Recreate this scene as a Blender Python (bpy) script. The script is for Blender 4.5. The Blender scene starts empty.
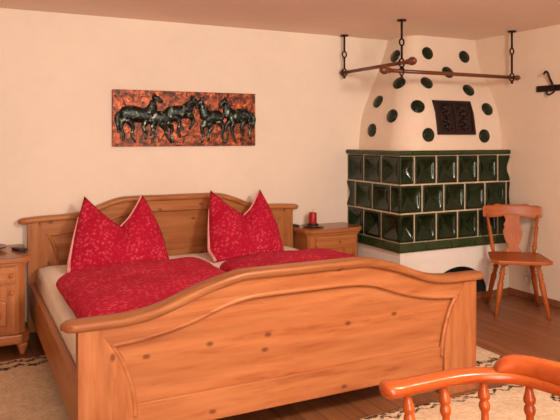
import bpy, bmesh, math, random
from mathutils import Vector, Matrix, noise
random.seed(7)
SC = bpy.context.scene
COL = SC.collection
PI = math.pi

# ------------------------------------------------------------------ helpers
def lerp_table(t, a):
    if t <= a[0][0]:
        return a[0][1]
    for (x0, y0), (x1, y1) in zip(a, a[1:]):
        if t <= x1:
            return y0 + (y1 - y0) * (t - x0) / (x1 - x0)
    return a[-1][1]

def smooth_table(t, a):
    """Catmull-Rom through the table points."""
    if t <= a[0][0]: return a[0][1]
    if t >= a[-1][0]: return a[-1][1]
    for i in range(len(a) - 1):
        if t <= a[i + 1][0]:
            x0, y0 = a[i]; x1, y1 = a[i + 1]
            xm, ym = a[i - 1] if i else (2 * x0 - x1, y0)
            xn, yn = a[i + 2] if i + 2 < len(a) else (2 * x1 - x0, y1)
            m0 = (y1 - ym) / (x1 - xm); m1 = (yn - y0) / (xn - x0)
            h = x1 - x0; s = (t - x0) / h
            return ((2*s**3 - 3*s**2 + 1) * y0 + (s**3 - 2*s**2 + s) * h * m0
                    + (-2*s**3 + 3*s**2) * y1 + (s**3 - s**2) * h * m1)

def catmull(pts, n):
    pts = [Vector(p) for p in pts]
    out = []
    for i in range(len(pts) - 1):
        p0 = pts[i - 1] if i else pts[0] * 2 - pts[1]
        p1, p2 = pts[i], pts[i + 1]
        p3 = pts[i + 2] if i + 2 < len(pts) else pts[-1] * 2 - pts[-2]
        for k in range(n):
            t = k / n
            out.append(0.5 * ((2 * p1) + (p2 - p0) * t + (2*p0 - 5*p1 + 4*p2 - p3) * t*t + (3*p1 - p0 - 3*p2 + p3) * t**3))
    out.append(pts[-1])
    return out

class M:
    """collects geometry, then links it as ONE mesh object"""
    def __init__(self):
        self.v = []; self.f = []; self.s = []
    def add(self, vs, fs, smooth=False, mat=None):
        o = len(self.v)
        for p in vs:
            p = Vector(p)
            if mat is not None: p = mat @ p
            self.v.append(tuple(p))
        for f in fs:
            self.f.append([i + o for i in f]); self.s.append(smooth)
        return self
    def box(self, a, b, mat=None):
        x0, y0, z0 = a; x1, y1, z1 = b
        vs = [(x0,y0,z0),(x1,y0,z0),(x1,y1,z0),(x0,y1,z0),(x0,y0,z1),(x1,y0,z1),(x1,y1,z1),(x0,y1,z1)]
        fs = [(0,3,2,1),(4,5,6,7),(0,1,5,4),(1,2,6,5),(2,3,7,6),(3,0,4,7)]
        return self.add(vs, fs, False, mat)
    def cbox(self, a, b, c=0.006, mat=None):
        """box with chamfered edges"""
        bm = bmesh.new()
        m = Matrix.Translation([(p + q) / 2 for p, q in zip(a, b)]) @ Matrix.Diagonal([abs(q - p) for p, q in zip(a, b)] + [1])
        bmesh.ops.create_cube(bm, size=1, matrix=m)
        bmesh.ops.bevel(bm, geom=bm.edges[:], offset=c, segments=2, affect='EDGES', profile=0.6)
        return self.add_bm(bm, False, mat)
    def add_bm(self, bm, smooth=False, mat=None):
        bm.verts.ensure_lookup_table(); bm.verts.index_update()
        self.add([v.co.copy() for v in bm.verts], [[v.index for v in f.verts] for f in bm.faces], smooth, mat)
        bm.free()
        return self
    def prism(self, poly, lo, hi, axes='xz', bevel=0, smooth=False, mat=None):
        """2-D outline extruded along the third axis"""
        k = {'xz': 1, 'xy': 2, 'yz': 0}[axes]
        def mk(p, d):
            r = [0, 0, 0]; r[k] = d
            o = [i for i in range(3) if i != k]
            r[o[0]] = p[0]; r[o[1]] = p[1]
            return r
        bm = bmesh.new()
        vs = [bm.verts.new(mk(p, lo)) for p in poly]
        f = bm.faces.new(vs)
        r = bmesh.ops.extrude_face_region(bm, geom=[f])
        d = [0, 0, 0]; d[k] = hi - lo
        bmesh.ops.translate(bm, vec=d, verts=[g for g in r['geom'] if isinstance(g, bmesh.types.BMVert)])
        bmesh.ops.recalc_face_normals(bm, faces=bm.faces[:])
        if bevel:
            caps = [f for f in bm.faces if len(f.verts) == len(poly)]
            es = set(e for f in caps for e in f.edges)
            bmesh.ops.bevel(bm, geom=list(es), offset=bevel, segments=2, affect='EDGES', profile=0.6)
        return self.add_bm(bm, smooth, mat)
    def tube(self, path, rad, n=12, sx=1.0, sy=1.0, up=None, cap=True, mat=None):
        path = [Vector(p) for p in path]
        if not hasattr(rad, '__len__'): rad = [rad] * len(path)
        vs = []; fs = []
        prev = None
        for i, p in enumerate(path):
            t = (path[min(i + 1, len(path) - 1)] - path[max(i - 1, 0)]).normalized()
            if up is not None: ref = Vector(up)
            elif prev is not None: ref = prev
            else: ref = Vector((0, 0, 1)) if abs(t.z) < .9 else Vector((1, 0, 0))
            a = t.cross(ref).normalized(); b = a.cross(t).normalized(); prev = b
            for k in range(n):
                q = 2 * PI * k / n
                vs.append(p + a * (math.cos(q) * rad[i] * sx) + b * (math.sin(q) * rad[i] * sy))
        for i in range(len(path) - 1):
            for k in range(n):
                fs.append((i*n + k, i*n + (k+1) % n, (i+1)*n + (k+1) % n, (i+1)*n + k))
        if cap:
            fs.append(list(range(n))[::-1]); fs.append([(len(path)-1)*n + k for k in range(n)])
        return self.add(vs, fs, True, mat)
    def lathe(self, prof, n=20, mat=None):
        """profile of (radius, z) turned round z"""
        vs = []; fs = []
        for r, z in prof:
            for k in range(n):
                q = 2 * PI * k / n
                vs.append((r * math.cos(q), r * math.sin(q), z))
        for i in range(len(prof) - 1):
            for k in range(n):
                fs.append((i*n + k, i*n + (k+1) % n, (i+1)*n + (k+1) % n, (i+1)*n + k))
        if prof[0][0] > 1e-6: fs.append(list(range(n))[::-1])
        if prof[-1][0] > 1e-6: fs.append([(len(prof)-1)*n + k for k in range(n)])
        return self.add(vs, fs, True, mat)
    def turned(self, a, b, prof, n=14):
        """turned stick from a to b, prof = (fraction, radius)"""
        a = Vector(a); b = Vector(b)
        pts = [a + (b - a) * f for f, r in prof]
        return self.tube(pts, [r for f, r in prof], n)
    def grid(self, fn, nu, nv, closed_u=False, smooth=True, flip=False, mat=None):
        vs = [fn(i / nu, j / nv) for j in range(nv + 1) for i in range(nu + (0 if closed_u else 1))]
        w = nu if closed_u else nu + 1
        fs = []
        for j in range(nv):
            for i in range(nu):
                a = j*w + i; b = j*w + (i + 1) % w; c = (j+1)*w + (i + 1) % w; d = (j+1)*w + i
                fs.append((a, d, c, b) if flip else (a, b, c, d))
        return self.add(vs, fs, smooth, mat)
    def build(self, name, mat, parent=None, origin=(0, 0, 0), label=None, bevel=0, weld=False):
        me = bpy.data.meshes.new(name)
        o3 = Vector(origin)
        me.from_pydata([tuple(Vector(p) - o3) for p in self.v], [], self.f)
        me.polygons.foreach_set('use_smooth', self.s)
        me.materials.append(mat)
        if weld:
            bm = bmesh.new(); bm.from_mesh(me)
            bmesh.ops.remove_doubles(bm, verts=bm.verts[:], dist=1e-5)
            bmesh.ops.recalc_face_normals(bm, faces=bm.faces[:])
            bm.to_mesh(me); bm.free()
        me.update()
        o = bpy.data.objects.new(name, me); COL.objects.link(o)
        if parent is not None: o.parent = parent
        else: o.location = o3
        if label: o['label'] = label
        if bevel:
            b = o.modifiers.new('bevel', 'BEVEL'); b.width = bevel; b.segments = 2; b.limit_method = 'ANGLE'; b.angle_limit = 0.7
        return o

def thing(name, label, cat, loc=(0, 0, 0), rz=0, group=None):
    o = bpy.data.objects.new(name, None); COL.objects.link(o)
    o.empty_display_size = 0.1
    o.location = loc; o.rotation_euler = (0, 0, rz)
    o['label'] = label; o['category'] = cat
    if group: o['group'] = group
    return o
def tag(o, label, cat, group=None):
    o['label'] = label; o['category'] = cat
    if group: o['group'] = group
    return o
def struct(o):
    o['kind'] = 'structure'; return o

# ------------------------------------------------------------------ materials
class NT:
    def __init__(self, name):
        self.m = bpy.data.materials.new(name); self.m.use_nodes = True
        self.t = self.m.node_tree; self.t.nodes.clear()
        self.out = self.n('ShaderNodeOutputMaterial'); self.b = self.n('ShaderNodeBsdfPrincipled')
        self.l(self.b.outputs[0], self.out.inputs[0])
    def n(self, k, **kw):
        x = self.t.nodes.new(k)
        for a, v in kw.items(): setattr(x, a, v)
        return x
    def l(self, a, b): self.t.links.new(a, b)
    def coords(self, scale=(1, 1, 1), rot=(0, 0, 0)):
        tc = self.n('ShaderNodeTexCoord'); mp = self.n('ShaderNodeMapping')
        mp.inputs['Scale'].default_value = scale; mp.inputs['Rotation'].default_value = rot
        self.l(tc.outputs['Object'], mp.inputs[0]); return mp.outputs[0]
    def noise(self, vec, scale, detail=3, rough=.5, dist=0):
        x = self.n('ShaderNodeTexNoise'); x.inputs['Scale'].default_value = scale
        x.inputs['Detail'].default_value = detail; x.inputs['Roughness'].default_value = rough
        x.inputs['Distortion'].default_value = dist
        self.l(vec, x.inputs['Vector']); return x.outputs[0]
    def ramp(self, fac, stops, interp='LINEAR'):
        r = self.n('ShaderNodeValToRGB'); e = r.color_ramp.elements; r.color_ramp.interpolation = interp
        while len(e) < len(stops): e.new(.5)
        for x, (p, c) in zip(e, stops): x.position = p; x.color = (*c, 1) if len(c) == 3 else c
        self.l(fac, r.inputs[0]); return r.outputs[0]
    def mix(self, fac, a, b, mode='MIX'):
        x = self.n('ShaderNodeMix', data_type='RGBA', blend_type=mode)
        for s, i in ((fac, 0), (a, 6), (b, 7)):
            if isinstance(s, (int, float)): x.inputs[i].default_value = s
            elif isinstance(s, tuple): x.inputs[i].default_value = (*s, 1)
            else: self.l(s, x.inputs[i])
        return x.outputs[2]
    def math(self, op, a, b=None, clamp=False):
        x = self.n('ShaderNodeMath', operation=op, use_clamp=clamp)
        for s, i in ((a, 0), (b, 1)):
            if s is None: continue
            if isinstance(s, (int, float)): x.inputs[i].default_value = s
            else: self.l(s, x.inputs[i])
        return x.outputs[0]
    def bump(self, h, strength=.3, dist=.01):
        x = self.n('ShaderNodeBump'); x.inputs['Strength'].default_value = strength; x.inputs['Distance'].default_value = dist
        self.l(h, x.inputs['Height']); self.l(x.outputs[0], self.b.inputs['Normal'])
    def color(self, c):
        if isinstance(c, tuple): self.b.inputs['Base Color'].default_value = (*c, 1)
        else: self.l(c, self.b.inputs['Base Color'])
    def set(self, rough=.5, spec=.5, metal=0, coat=0, coat_rough=.1):
        i = self.b.inputs
        i['Roughness'].default_value = rough; i['Specular IOR Level'].default_value = spec
        i['Metallic'].default_value = metal; i['Coat Weight'].default_value = coat; i['Coat Roughness'].default_value = coat_rough
        return self.m

def wood(name, light, mid, dark, axis, rough=.4, knots=True, coat=.15, scale=1.0):
    t = NT(name)
    st = {'x': (.10, 1, 1), 'y': (1, .10, 1), 'z': (1, 1, .10)}[axis]
    st = tuple(s * scale for s in st)
    v = t.coords(st)
    n1 = t.noise(v, 34, 5, .65, .4)
    n2 = t.noise(v, 7, 3, .55, 1.4)
    c1 = t.ramp(n1, [(.33, dark), (.45, mid), (.60, light)])
    c2 = t.ramp(n2, [(.22, dark), (.42, mid), (.62, light)])
    c = t.mix(.5, c1, c2)
    # cathedral growth rings
    w = t.n('ShaderNodeTexWave', wave_type='RINGS'); w.rings_direction = axis.upper()
    w.inputs['Scale'].default_value = 6; w.inputs['Distortion'].default_value = 5; w.inputs['Detail'].default_value = 2
    t.l(v, w.inputs['Vector'])
    c = t.mix(t.math('MULTIPLY', t.math('POWER', w.outputs[1], 3), .28), c, dark)
    if knots:
        kv = t.coords({'x': (.6, 1, 1), 'y': (1, .6, 1), 'z': (1, 1, .6)}[axis], {'x': (PI/2, 0, 0), 'y': (0, PI/2, 0), 'z': (PI/2, 0, 0)}[axis])
        vo = t.n('ShaderNodeTexVoronoi', voronoi_dimensions='2D'); vo.inputs['Scale'].default_value = 5.0
        t.l(kv, vo.inputs['Vector'])
        k = t.ramp(vo.outputs['Distance'], [(.028, (1, 1, 1)), (.065, (0, 0, 0))])
        sc_ = t.n('ShaderNodeSeparateColor'); t.l(vo.outputs['Color'], sc_.inputs[0])
        k = t.math('MULTIPLY', k, t.math('GREATER_THAN', sc_.outputs[0], .35))
        c = t.mix(t.math('MULTIPLY', k, .75), c, tuple(x * .45 for x in dark))
    t.color(c); t.bump(n1, .08, .004)
    return t.set(rough, .25, 0, coat, .25)

PL, PMD, PD = (.47, .176, .066), (.39, .125, .042), (.22, .052, .014)
pine_x = wood('pine along x', PL, PMD, PD, 'x')
pine_y = wood('pine along y', PL, PMD, PD, 'y')
pine_z = wood('pine upright', PL, PMD, PD, 'z')
cap_pine = wood('cap pine', (.38, .140, .048), (.30, .095, .028), (.17, .042, .011), 'x')
oil_x = wood('aged pine along x', (.52, .195, .064), (.43, .14, .040), (.26, .066, .016), 'x')
oil_z = wood('aged pine upright', (.52, .195, .064), (.43, .14, .040), (.26, .066, .016), 'z')
hb_x = wood('headboard pine along x', (.47, .185, .062), (.39, .135, .040), (.23, .065, .018), 'x')
hb_z = wood('headboard pine upright', (.47, .185, .062), (.39, .135, .040), (.23, .065, .018), 'z')
beech = wood('stained beech', (.44, .112, .021), (.38, .090, .016), (.28, .058, .010), 'x', .42, False, .08, 1.4)
beech_z = wood('stained beech upright', (.44, .112, .021), (.38, .090, .016), (.28, .058, .010), 'z', .45, False, .0, 1.4)
cherry = wood('lacquered cherry', (.44, .084, .015), (.38, .068, .012), (.28, .042, .008), 'x', .26, False, .35, 1.2)
cherry_z = wood('lacquered cherry upright', (.44, .084, .015), (.38, .068, .012), (.28, .042, .008), 'z', .26, False, .35, 1.2)
rodwood = wood('brown rod wood', (.18, .05, .02), (.145, .038, .014), (.10, .024, .009), 'x', .35, False, .3, 2)

def plaster(name, c, bump=.15, scale=9, mott=.05):
    t = NT(name); v = t.coords()
    n = t.noise(v, scale, 5, .6); n2 = t.noise(v, 1.3, 2, .5)
    d = tuple(x * (1 - mott * 2) for x in c)
    t.color(t.mix(.35, t.ramp(n2, [(.3, d), (.7, c)]), t.ramp(n, [(.3, d), (.7, c)])))
    t.bump(t.noise(v, 60, 4, .6), bump, .004)
    return t.set(.9, .2)
wall_mat = plaster('wall plaster', (.86, .73, .61))
wall_shaded_mat = plaster('shaded wall plaster', (.83, .64, .50))  # same plaster as the back wall, its dimmer light put into the colour
ceil_mat = plaster('ceiling plaster', (.93, .75, .62), .08)
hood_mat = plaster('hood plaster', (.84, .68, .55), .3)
base_mat = plaster('white stove plaster', (.92, .84, .77), .3)

def simple(name, c, rough=.5, spec=.5, metal=0, coat=0, vary=.25, scale=30, bump=0):
    t = NT(name); v = t.coords(); n = t.noise(v, scale, 3)
    t.color(t.ramp(n, [(.3, tuple(x * (1 - vary) for x in c)), (.7, c)]))
    if bump: t.bump(n, bump, .004)
    return t.set(rough, spec, metal, coat)
iron = simple('wrought iron', (.026, .015, .011), .45, .5, .6, 0, .4, 60, .2)
vent_mat = simple('cast iron door', (.035, .017, .016), .42, .5, .4, 0, .4, 40, .2)
soot = simple('sooty niche', (.09, .085, .08), .9, .2, 0, 0, .5, 9)
black = simple('black plastic', (.012, .011, .012), .4)
grout = simple('grout', (.62, .50, .34), .9, .2)
sheet_mat = simple('cream fitted sheet', (.95, .84, .72), .9, .2, 0, 0, .06, 6, .1)
candle_mat = simple('red wax', (.42, .008, .012), .4, .5, 0, 0, .1)
wick_mat = simple('wick', (.5, .4, .3), .9)
dish_mat = simple('brown ceramic', (.22, .055, .02), .25, .5, 0, .4, .3)
glass_mat = simple('dark glass top', (.36, .13, .045), .2, .2, 0, 0, .3, 8)
socket_mat = simple('ivory plastic', (.84, .69, .56), .4)
piping_mat = simple('pale pink piping', (.78, .35, .33), .8, .2, 0, 0, .1)

def glaze(name, c1, c2):
    t = NT(name); v = t.coords()
    n = t.noise(v, 7, 3, .55)
    t.color(t.ramp(n, [(.32, c1), (.7, c2)]))
    t.bump(t.noise(v, 14, 2), .06, .01)
    return t.set(.13, .38, 0, 0, .06)
green = glaze('dark green glaze', (.003, .010, .003), (.011, .027, .008))
green_trim = glaze('green trim glaze', (.016, .034, .010), (.035, .055, .016))
green_disc = glaze('green disc glaze', (.003, .011, .005), (.009, .022, .009))

def red_fabric():
    t = NT('red floral cotton'); v = t.coords()
    vo = t.n('ShaderNodeTexVoronoi'); vo.inputs['Scale'].default_value = 44; t.l(v, vo.inputs['Vector'])
    vo2 = t.n('ShaderNodeTexVoronoi', feature='DISTANCE_TO_EDGE'); vo2.inputs['Scale'].default_value = 17; t.l(v, vo2.inputs['Vector'])
    fl = t.ramp(vo.outputs['Distance'], [(.20, (1, 1, 1)), (.50, (0, 0, 0))])
    vn = t.ramp(vo2.outputs['Distance'], [(.015, (1, 1, 1)), (.06, (0, 0, 0))])
    br = t.ramp(t.noise(v, 8, 3), [(.35, (.15, .15, .15)), (.65, (.75, .75, .75))])
    base = t.ramp(t.noise(v, 4, 2), [(.3, (.40, .005, .028)), (.7, (.50, .009, .042))])
    k = t.math('MULTIPLY', t.math('MAXIMUM', fl, t.math('MULTIPLY', vn, .15)), br)
    t.color(t.mix(t.math('MULTIPLY', k, .85), base, (.82, .14, .17)))
    t.bump(t.noise(v, 90, 3), .12, .004)
    m = t.set(.85, .15)
    return m
red = red_fabric()

def copper_ground():
    t = NT('hammered copper'); v = t.coords()
    n = t.noise(v, 28, 4, .6, .8); n2 = t.noise(v, 5, 2)
    c = t.ramp(n, [(.36, (.020, .008, .005)), (.47, (.16, .032, .010)), (.58, (.48, .095, .026)), (.72, (.74, .26, .10))])
    c = t.mix(t.ramp(n2, [(.35, (.55, .55, .55)), (.6, (0, 0, 0))]), c, (.10, .03, .012))
    t.color(c); t.bump(n, .7, .01)
    return t.set(.4, .5, .35)
def horse_bronze():
    t = NT('dark patinated bronze'); v = t.coords()
    n = t.noise(v, 34, 4, .6, .6)
    t.color(t.ramp(n, [(.45, (.004, .007, .006)), (.57, (.018, .034, .026)), (.64, (.22, .27, .20)), (.74, (.60, .56, .44))]))
    t.bump(n, .6, .006)
    return t.set(.32, .6, .5)
copper_mat = copper_ground(); horse_mat = horse_bronze()

def floor_material():
    t = NT('laminate planks')
    v = t.coords((1, 1, 1), (0, 0, PI / 2))
    br = t.n('ShaderNodeTexBrick'); br.offset = .37; br.squash = 1
    br.inputs['Scale'].default_value = 1; br.inputs['Brick Width'].default_value = 1.25; br.inputs['Row Height'].default_value = .095
    br.inputs['Mortar Size'].default_value = .0022; br.inputs['Mortar Smooth'].default_value = .2; br.inputs['Bias'].default_value = -.1
    br.inputs['Color1'].default_value = (.27, .095, .036, 1); br.inputs['Color2'].default_value = (.37, .14, .055, 1); br.inputs['Mortar'].default_value = (.07, .022, .009, 1)
    t.l(v, br.inputs['Vector'])
    v2 = t.coords((1, .08, 1))
    n = t.noise(v2, 26, 4, .6, .6)
    t.color(t.mix(.8, br.outputs[0], t.ramp(n, [(.3, (.55, .5, .48)), (.7, (1, 1, 1))]), 'MULTIPLY'))
    return t.set(.40, .32, 0, 0, .2)
floor_mat = floor_material()
skirt_mat = wood('skirting wood', (.27, .095, .04), (.22, .072, .03), (.15, .045, .018), 'x', .4, False)

def rug_material(name, lines, motifs=()):
    """beige tufted wool; lines = zigzag border lines (axis, position, tone 0 dark 1 brown)"""
    t = NT(name); v = t.coords()
    n = t.noise(v, 45, 4, .7); n2 = t.noise(v, 9, 3, .6)
    c = t.mix(.5, t.ramp(n, [(.3, (.50, .34, .21)), (.7, (.92, .70, .49))]), t.ramp(n2, [(.3, (.64, .45, .29)), (.7, (.86, .65, .45))]))
    tc = t.n('ShaderNodeTexCoord'); sp = t.n('ShaderNodeSeparateXYZ'); t.l(tc.outputs['Object'], sp.inputs[0])
    wob = t.math('MULTIPLY', t.math('SUBTRACT', t.noise(v, 30, 3, .7), .5), .07)
    brk = t.ramp(t.noise(v, 38, 3, .7), [(.40, (.15, .15, .15)), (.50, (1, 1, 1))])
    for axis, pos, w, amp, per, colr in lines:
        a = sp.outputs['XY'.index(axis)]; o = sp.outputs['XY'.index('Y' if axis == 'X' else 'X')]
        z = t.math('MULTIPLY', t.math('PINGPONG', o, per), amp / per)
        d = t.math('ABSOLUTE', t.math('SUBTRACT', t.math('ADD', t.math('ADD', a, wob), t.math('MULTIPLY', z, -1)), pos))
        k = t.math('MULTIPLY', t.math('GREATER_THAN', t.math('SUBTRACT', w, d), 0), brk)
        c = t.mix(t.math('MULTIPLY', k, .93), c, colr)
    for x, y, r in motifs:
        dx = t.math('POWER', t.math('SUBTRACT', t.math('ADD', sp.outputs[0], wob), x), 2); dy = t.math('POWER', t.math('SUBTRACT', t.math('ADD', sp.outputs[1], wob), y), 2)
        k = t.math('LESS_THAN', t.math('ADD', dx, dy), r * r)
        ck = t.n('ShaderNodeTexChecker'); ck.inputs['Scale'].default_value = 42; t.l(v, ck.inputs[0])
        c = t.mix(t.math('MULTIPLY', k, t.math('MAXIMUM', ck.outputs[1], .25)), c, (.03, .015, .014))
    t.color(c); t.bump(n, .8, .02)
    return t.set(1, .05)

# ------------------------------------------------------------------ room
XR, YB, ZC = 4.101, 4.65, 2.176
XL_, YF_ = -2.4, -1.6
def slab(name, a, b, mat):
    return struct(M().box(a, b).build(name, mat))
slab('floor', (XL_ - .1, YF_ - .1, -.08), (XR + .1, YB + .1, 0), floor_mat)
slab('ceiling', (XL_ - .1, YF_ - .1, ZC), (XR + .1, YB + .1, ZC + .08), ceil_mat)
slab('wall_back', (XL_ - .1, YB, 0), (XR + .1, YB + .1, ZC), wall_mat)
slab('wall_right', (XR, YF_, 0), (XR + .1, YB, ZC), wall_shaded_mat)
slab('wall_left', (XL_ - .1, YF_, 0), (XL_, YB, ZC), wall_mat)
slab('wall_front', (XL_ - .1, YF_ - .1, 0), (XR + .1, YF_, ZC), wall_mat)
struct(M().cbox((XL_, YB - .014, 0), (2.98, YB, .055), .004).build('baseboard_back', skirt_mat))
struct(M().cbox((XR - .014, YF_, 0), (XR, 3.922, .055), .004).build('baseboard_right', skirt_mat))

# ------------------------------------------------------------------ tiled stove
XS, YS, ZT, ZB = 2.966, 3.909, 1.208, .43
stove = thing('tiled_stove', 'green glazed tiled stove with white plaster hood in the room corner', 'stove', (XS, YS, 0))
O = (XS, YS, 0)
# plaster base with an arched wood niche cut in the front
bx0, by0 = XS + .012, YS + .012
m = M()
NX, NA, NB, NZ = 3.56, .29, .225, .05       # niche centre, half width, rise, sill
arch = [(NX + NA * math.cos(a), NZ + NB * math.sin(a)) for a in [PI * k / 24 for k in range(25)]]
def fr(x, z): return (x, by0, z)
# strip above the arch + sides + sill
for (x1, z1), (x0, z0) in zip(arch, arch[1:]):
    m.add([fr(x0, z0), fr(x1, z1), fr(x1, ZB), fr(x0, ZB)], [(0, 1, 2, 3)])
m.add([fr(bx0, 0), fr(NX - NA, 0), fr(NX - NA, ZB), fr(bx0, ZB)], [(0, 1, 2, 3)])
m.add([fr(NX + NA, 0), fr(XR, 0), fr(XR, ZB), fr(NX + NA, ZB)], [(0, 1, 2, 3)])
m.add([fr(NX - NA, 0), fr(NX + NA, 0), fr(NX + NA, NZ), fr(NX - NA, NZ)], [(0, 1, 2, 3)])
m.add([(bx0, YB, 0), (bx0, by0, 0), (bx0, by0, ZB), (bx0, YB, ZB)], [(0, 1, 2, 3)])
m.build('base', base_mat, stove, O, 'white plastered base')
m = M()
ring = arch + [(NX - NA, NZ)]
for (x1, z1), (x0, z0) in zip(arch, arch[1:]):
    m.add([(x0, by0, z0), (x1, by0, z1), (x1, by0 + .4, z1), (x0, by0 + .4, z0)], [(3, 2, 1, 0)], True)
m.add([(NX - NA, by0, NZ), (NX + NA, by0, NZ), (NX + NA, by0 + .4, NZ), (NX - NA, by0 + .4, NZ)], [(0, 1, 2, 3)])
m.add([(x, by0 + .4, z) for x, z in arch], [list(range(len(arch)))])
m.build('wood_niche', soot, stove, O, 'dark arched wood niche')
m = M().box((XS + .005, YS - .003, 0), (XR - .016, YS + .011, .05))
m.build('plinth_strip', skirt_mat, stove, O, 'brown wooden skirting strip')
# core behind the tiles (shows as grout)
RB, RT = .505, 1.165           # tile field bottom / top
m = M().box((XS + .046, YS + .046, ZB), (XR - .001, YB - .001, ZT - .002))
m.box((XS + .006, YS + .006, ZB), (XR - .001, YB - .001, RB)).box((XS + .006, YS + .006, RT), (XR - .001, YB - .001, ZT - .002))
JOINTS = m

def dish_tile(m, P0, ex, ez, nrm, w, h, depth=.040):
    """square dished stove tile, outer face pushed out along nrm"""
    ks = [0, .018, .05, .09, .125, .17, .24, .33, .42]
    ks = ks + [.5] + [1 - k for k in ks[::-1]]
    n = len(ks) - 1
    def fn(u, v):
        u = ks[round(u * n)]; v = ks[round(v * n)]
        a, b = abs(2*u - 1), abs(2*v - 1)
        r = (a**7 + b**7) ** (1 / 7)
        d = 0
        if r < .80: d = -.006 - depth * (1 - (r / .80) ** 1.35)
        e = max(a, b)
        if e > .99: d = -.008
        elif e > .95: d = -.0015
        return P0 + ex * (u * w) + ez * (v * h) + nrm * d
    m.grid(fn, n, n)
rows = [RT - (RT - RB) * i / 3 for i in range(4)]
G = .0045
T = .2155
m = M()
WI = .006
ex, ez, nf = Vector((1, 0, 0)), Vector((0, 0, 1)), Vector((0, -1, 0))
ey, nl = Vector((0, -1, 0)), Vector((-1, 0, 0))
SEEN = set()
def joint(face, p, r):
    key = (face, round(p, 3), r)
    if key in SEEN: return
    SEEN.add(key)
    if face == 'front': JOINTS.box((p - WI, YS + .0045, rows[r + 1]), (min(XR - .001, p + WI), YS + .05, rows[r]))
    else: JOINTS.box((XS + .0045, p - WI, rows[r + 1]), (XS + .05, min(YB - .001, p + WI), rows[r]))
for q in rows[1:3]:
    JOINTS.box((XS + .004, YS + .004, q - WI), (XR - .001, YS + .05, q + WI))
    JOINTS.box((XS + .004, YS + .05, q - WI), (XS + .05, YB - .001, q + WI))
def front(x0, x1, r):
    for q in (x0, x1):
        if q > XS + .01: joint('front', q, r)
    dish_tile(m, Vector((x0 + G, YS, rows[r + 1] + G)), ex, ez, nf, x1 - x0 - 2*G, rows[r] - rows[r + 1] - 2*G)
def left(y0, y1, r):
    for q in (y0, y1):
        if q > YS + .01: joint('left', q, r)
    dish_tile(m, Vector((XS, y0 - G, rows[r + 1] + G)), ey, ez, nl, y0 - y1 - 2*G, rows[r] - rows[r + 1] - 2*G)
def flat_half(kind, a, b, r, bite):
    """narrow tile with a scalloped end against the plaster"""
    z0, z1 = rows[r + 1] + G, rows[r] - G
    n = 12
    def edge(t): return bite * (math.sin(t * PI * 2 - PI / 2) * .5 + .5) * (1 if kind else 1)
    if kind == 'front':
        m.grid(lambda u, v: Vector((a + G + (b - a - G - edge(v)) * u, YS - .002 + .02 * math.sin(PI * min(1, u)) * (.2 if 0 < v < 1 else 0), z0 + (z1 - z0) * v)), 5, n)
    else:
        m.grid(lambda u, v: Vector((XS - .002 + .02 * math.sin(PI * u) * (.2 if 0 < v < 1 else 0), a - edge(v) + (b + G - (a - edge(v))) * u, z0 + (z1 - z0) * v)), 5, n)
yl = YB - YS
tl = (yl) / 3.02
for r in range(3):
    off = r % 2
    # front
    if off == 0:
        xs = [XS, XS + .14] + [XS + .14 + T * k for k in range(1, 5)]
        for a, b in zip(xs, xs[1:]): front(a, b, r)
        flat_half('front', xs[-1], XR, r, .035)
    else:
        xs = [XS + T * k for k in range(0, 6)]
        xs[-1] = min(xs[-1] + .02, XR)
        for a, b in zip(xs, xs[1:]): front(a, b, r)
        if XR - xs[-1] > .03: flat_half('front', xs[-1], XR, r, .01)
    # left
    if off == 0:
        ys = [YS + tl * k for k in range(0, 4)]; ys[-1] = YB - .005
        for a, b in zip(ys, ys[1:]): left(b, a, r)
    else:
        ys = [YS, YS + tl * .5, YS + tl * 1.5, YS + tl * 2.5]
        for a, b in zip(ys, ys[1:]): left(b, a, r)
        flat_half('left', YB - .003, ys[-1], r, .045)
for r in range(3):      # glazed corner arris joining the two halves of each corner tile
    z0, z1 = rows[r + 1] + G, rows[r] - G
    m.grid(lambda u, v: Vector((XS + .010 - .010 * math.sin(u * PI / 2), YS + .010 - .010 * math.cos(u * PI / 2), z0 + (z1 - z0) * v)), 5, 2, flip=True)
m.build('wall_tiles', green, stove, O, 'dark green dished tiles in three rows')
JOINTS.box((XS + .006, YB - .14, rows[2]), (XS + .05, YB - .001, rows[1]))
for q in (0, 2): JOINTS.box((XR - .125, YS + .006, rows[q + 1]), (XR - .001, YS + .05, rows[q]))
JOINTS.build('tile_core', grout, stove, O, 'pale grout between the tiles')
# bottom sloping course and top rounded course, broken by joints
def course(prof, name, mat, joints_f, joints_l, label):
    mm = M()
    def seg(pts):
        vs = [p for p in pts]
    xs = [0] + joints_f + [XR - XS]
    # front pieces: (offset outward, z) profile swept along x, mitred at the corner
    for a, b in zip(xs, xs[1:]):
        vs = []; fs = []
        k = len(prof)
        for e, x in ((0, a + (G*.6 if a else 0)), (1, b - G*.6)):
            for o, z in prof:
                xx = XS + x - (o if (e == 0 and a == 0) else 0)
                vs.append((xx, YS - o, z))
        for i in range(k - 1): fs.append((i, k + i, k + i + 1, i + 1))
        mm.add(vs, fs, True)
        for e in (0, 1): mm.add(vs[e*k:(e+1)*k] + [(vs[e*k][0], YS + .01, prof[-1][1]), (vs[e*k][0], YS + .01, prof[0][1])], [list(range(k + 2))])
    ys = [0] + joints_l + [YB - YS]
    for a, b in zip(ys, ys[1:]):
        vs = []; fs = []; k = len(prof)
        for e, y in ((0, a + (G*.6 if a else 0)), (1, b - G*.6)):
            for o, z in prof:
                yy = YS + y - (o if (e == 0 and a == 0) else 0)
                vs.append((XS - o, yy, z))
        for i in range(k - 1): fs.append((i + 1, k + i + 1, k + i, i))
        mm.add(vs, fs, True)
        for e in (0, 1): mm.add(vs[e*k:(e+1)*k] + [(XS + .01, vs[e*k][1], prof[-1][1]), (XS + .01, vs[e*k][1], prof[0][1])], [list(range(k + 2))])
    mm.build(name, mat, stove, O, label)
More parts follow.
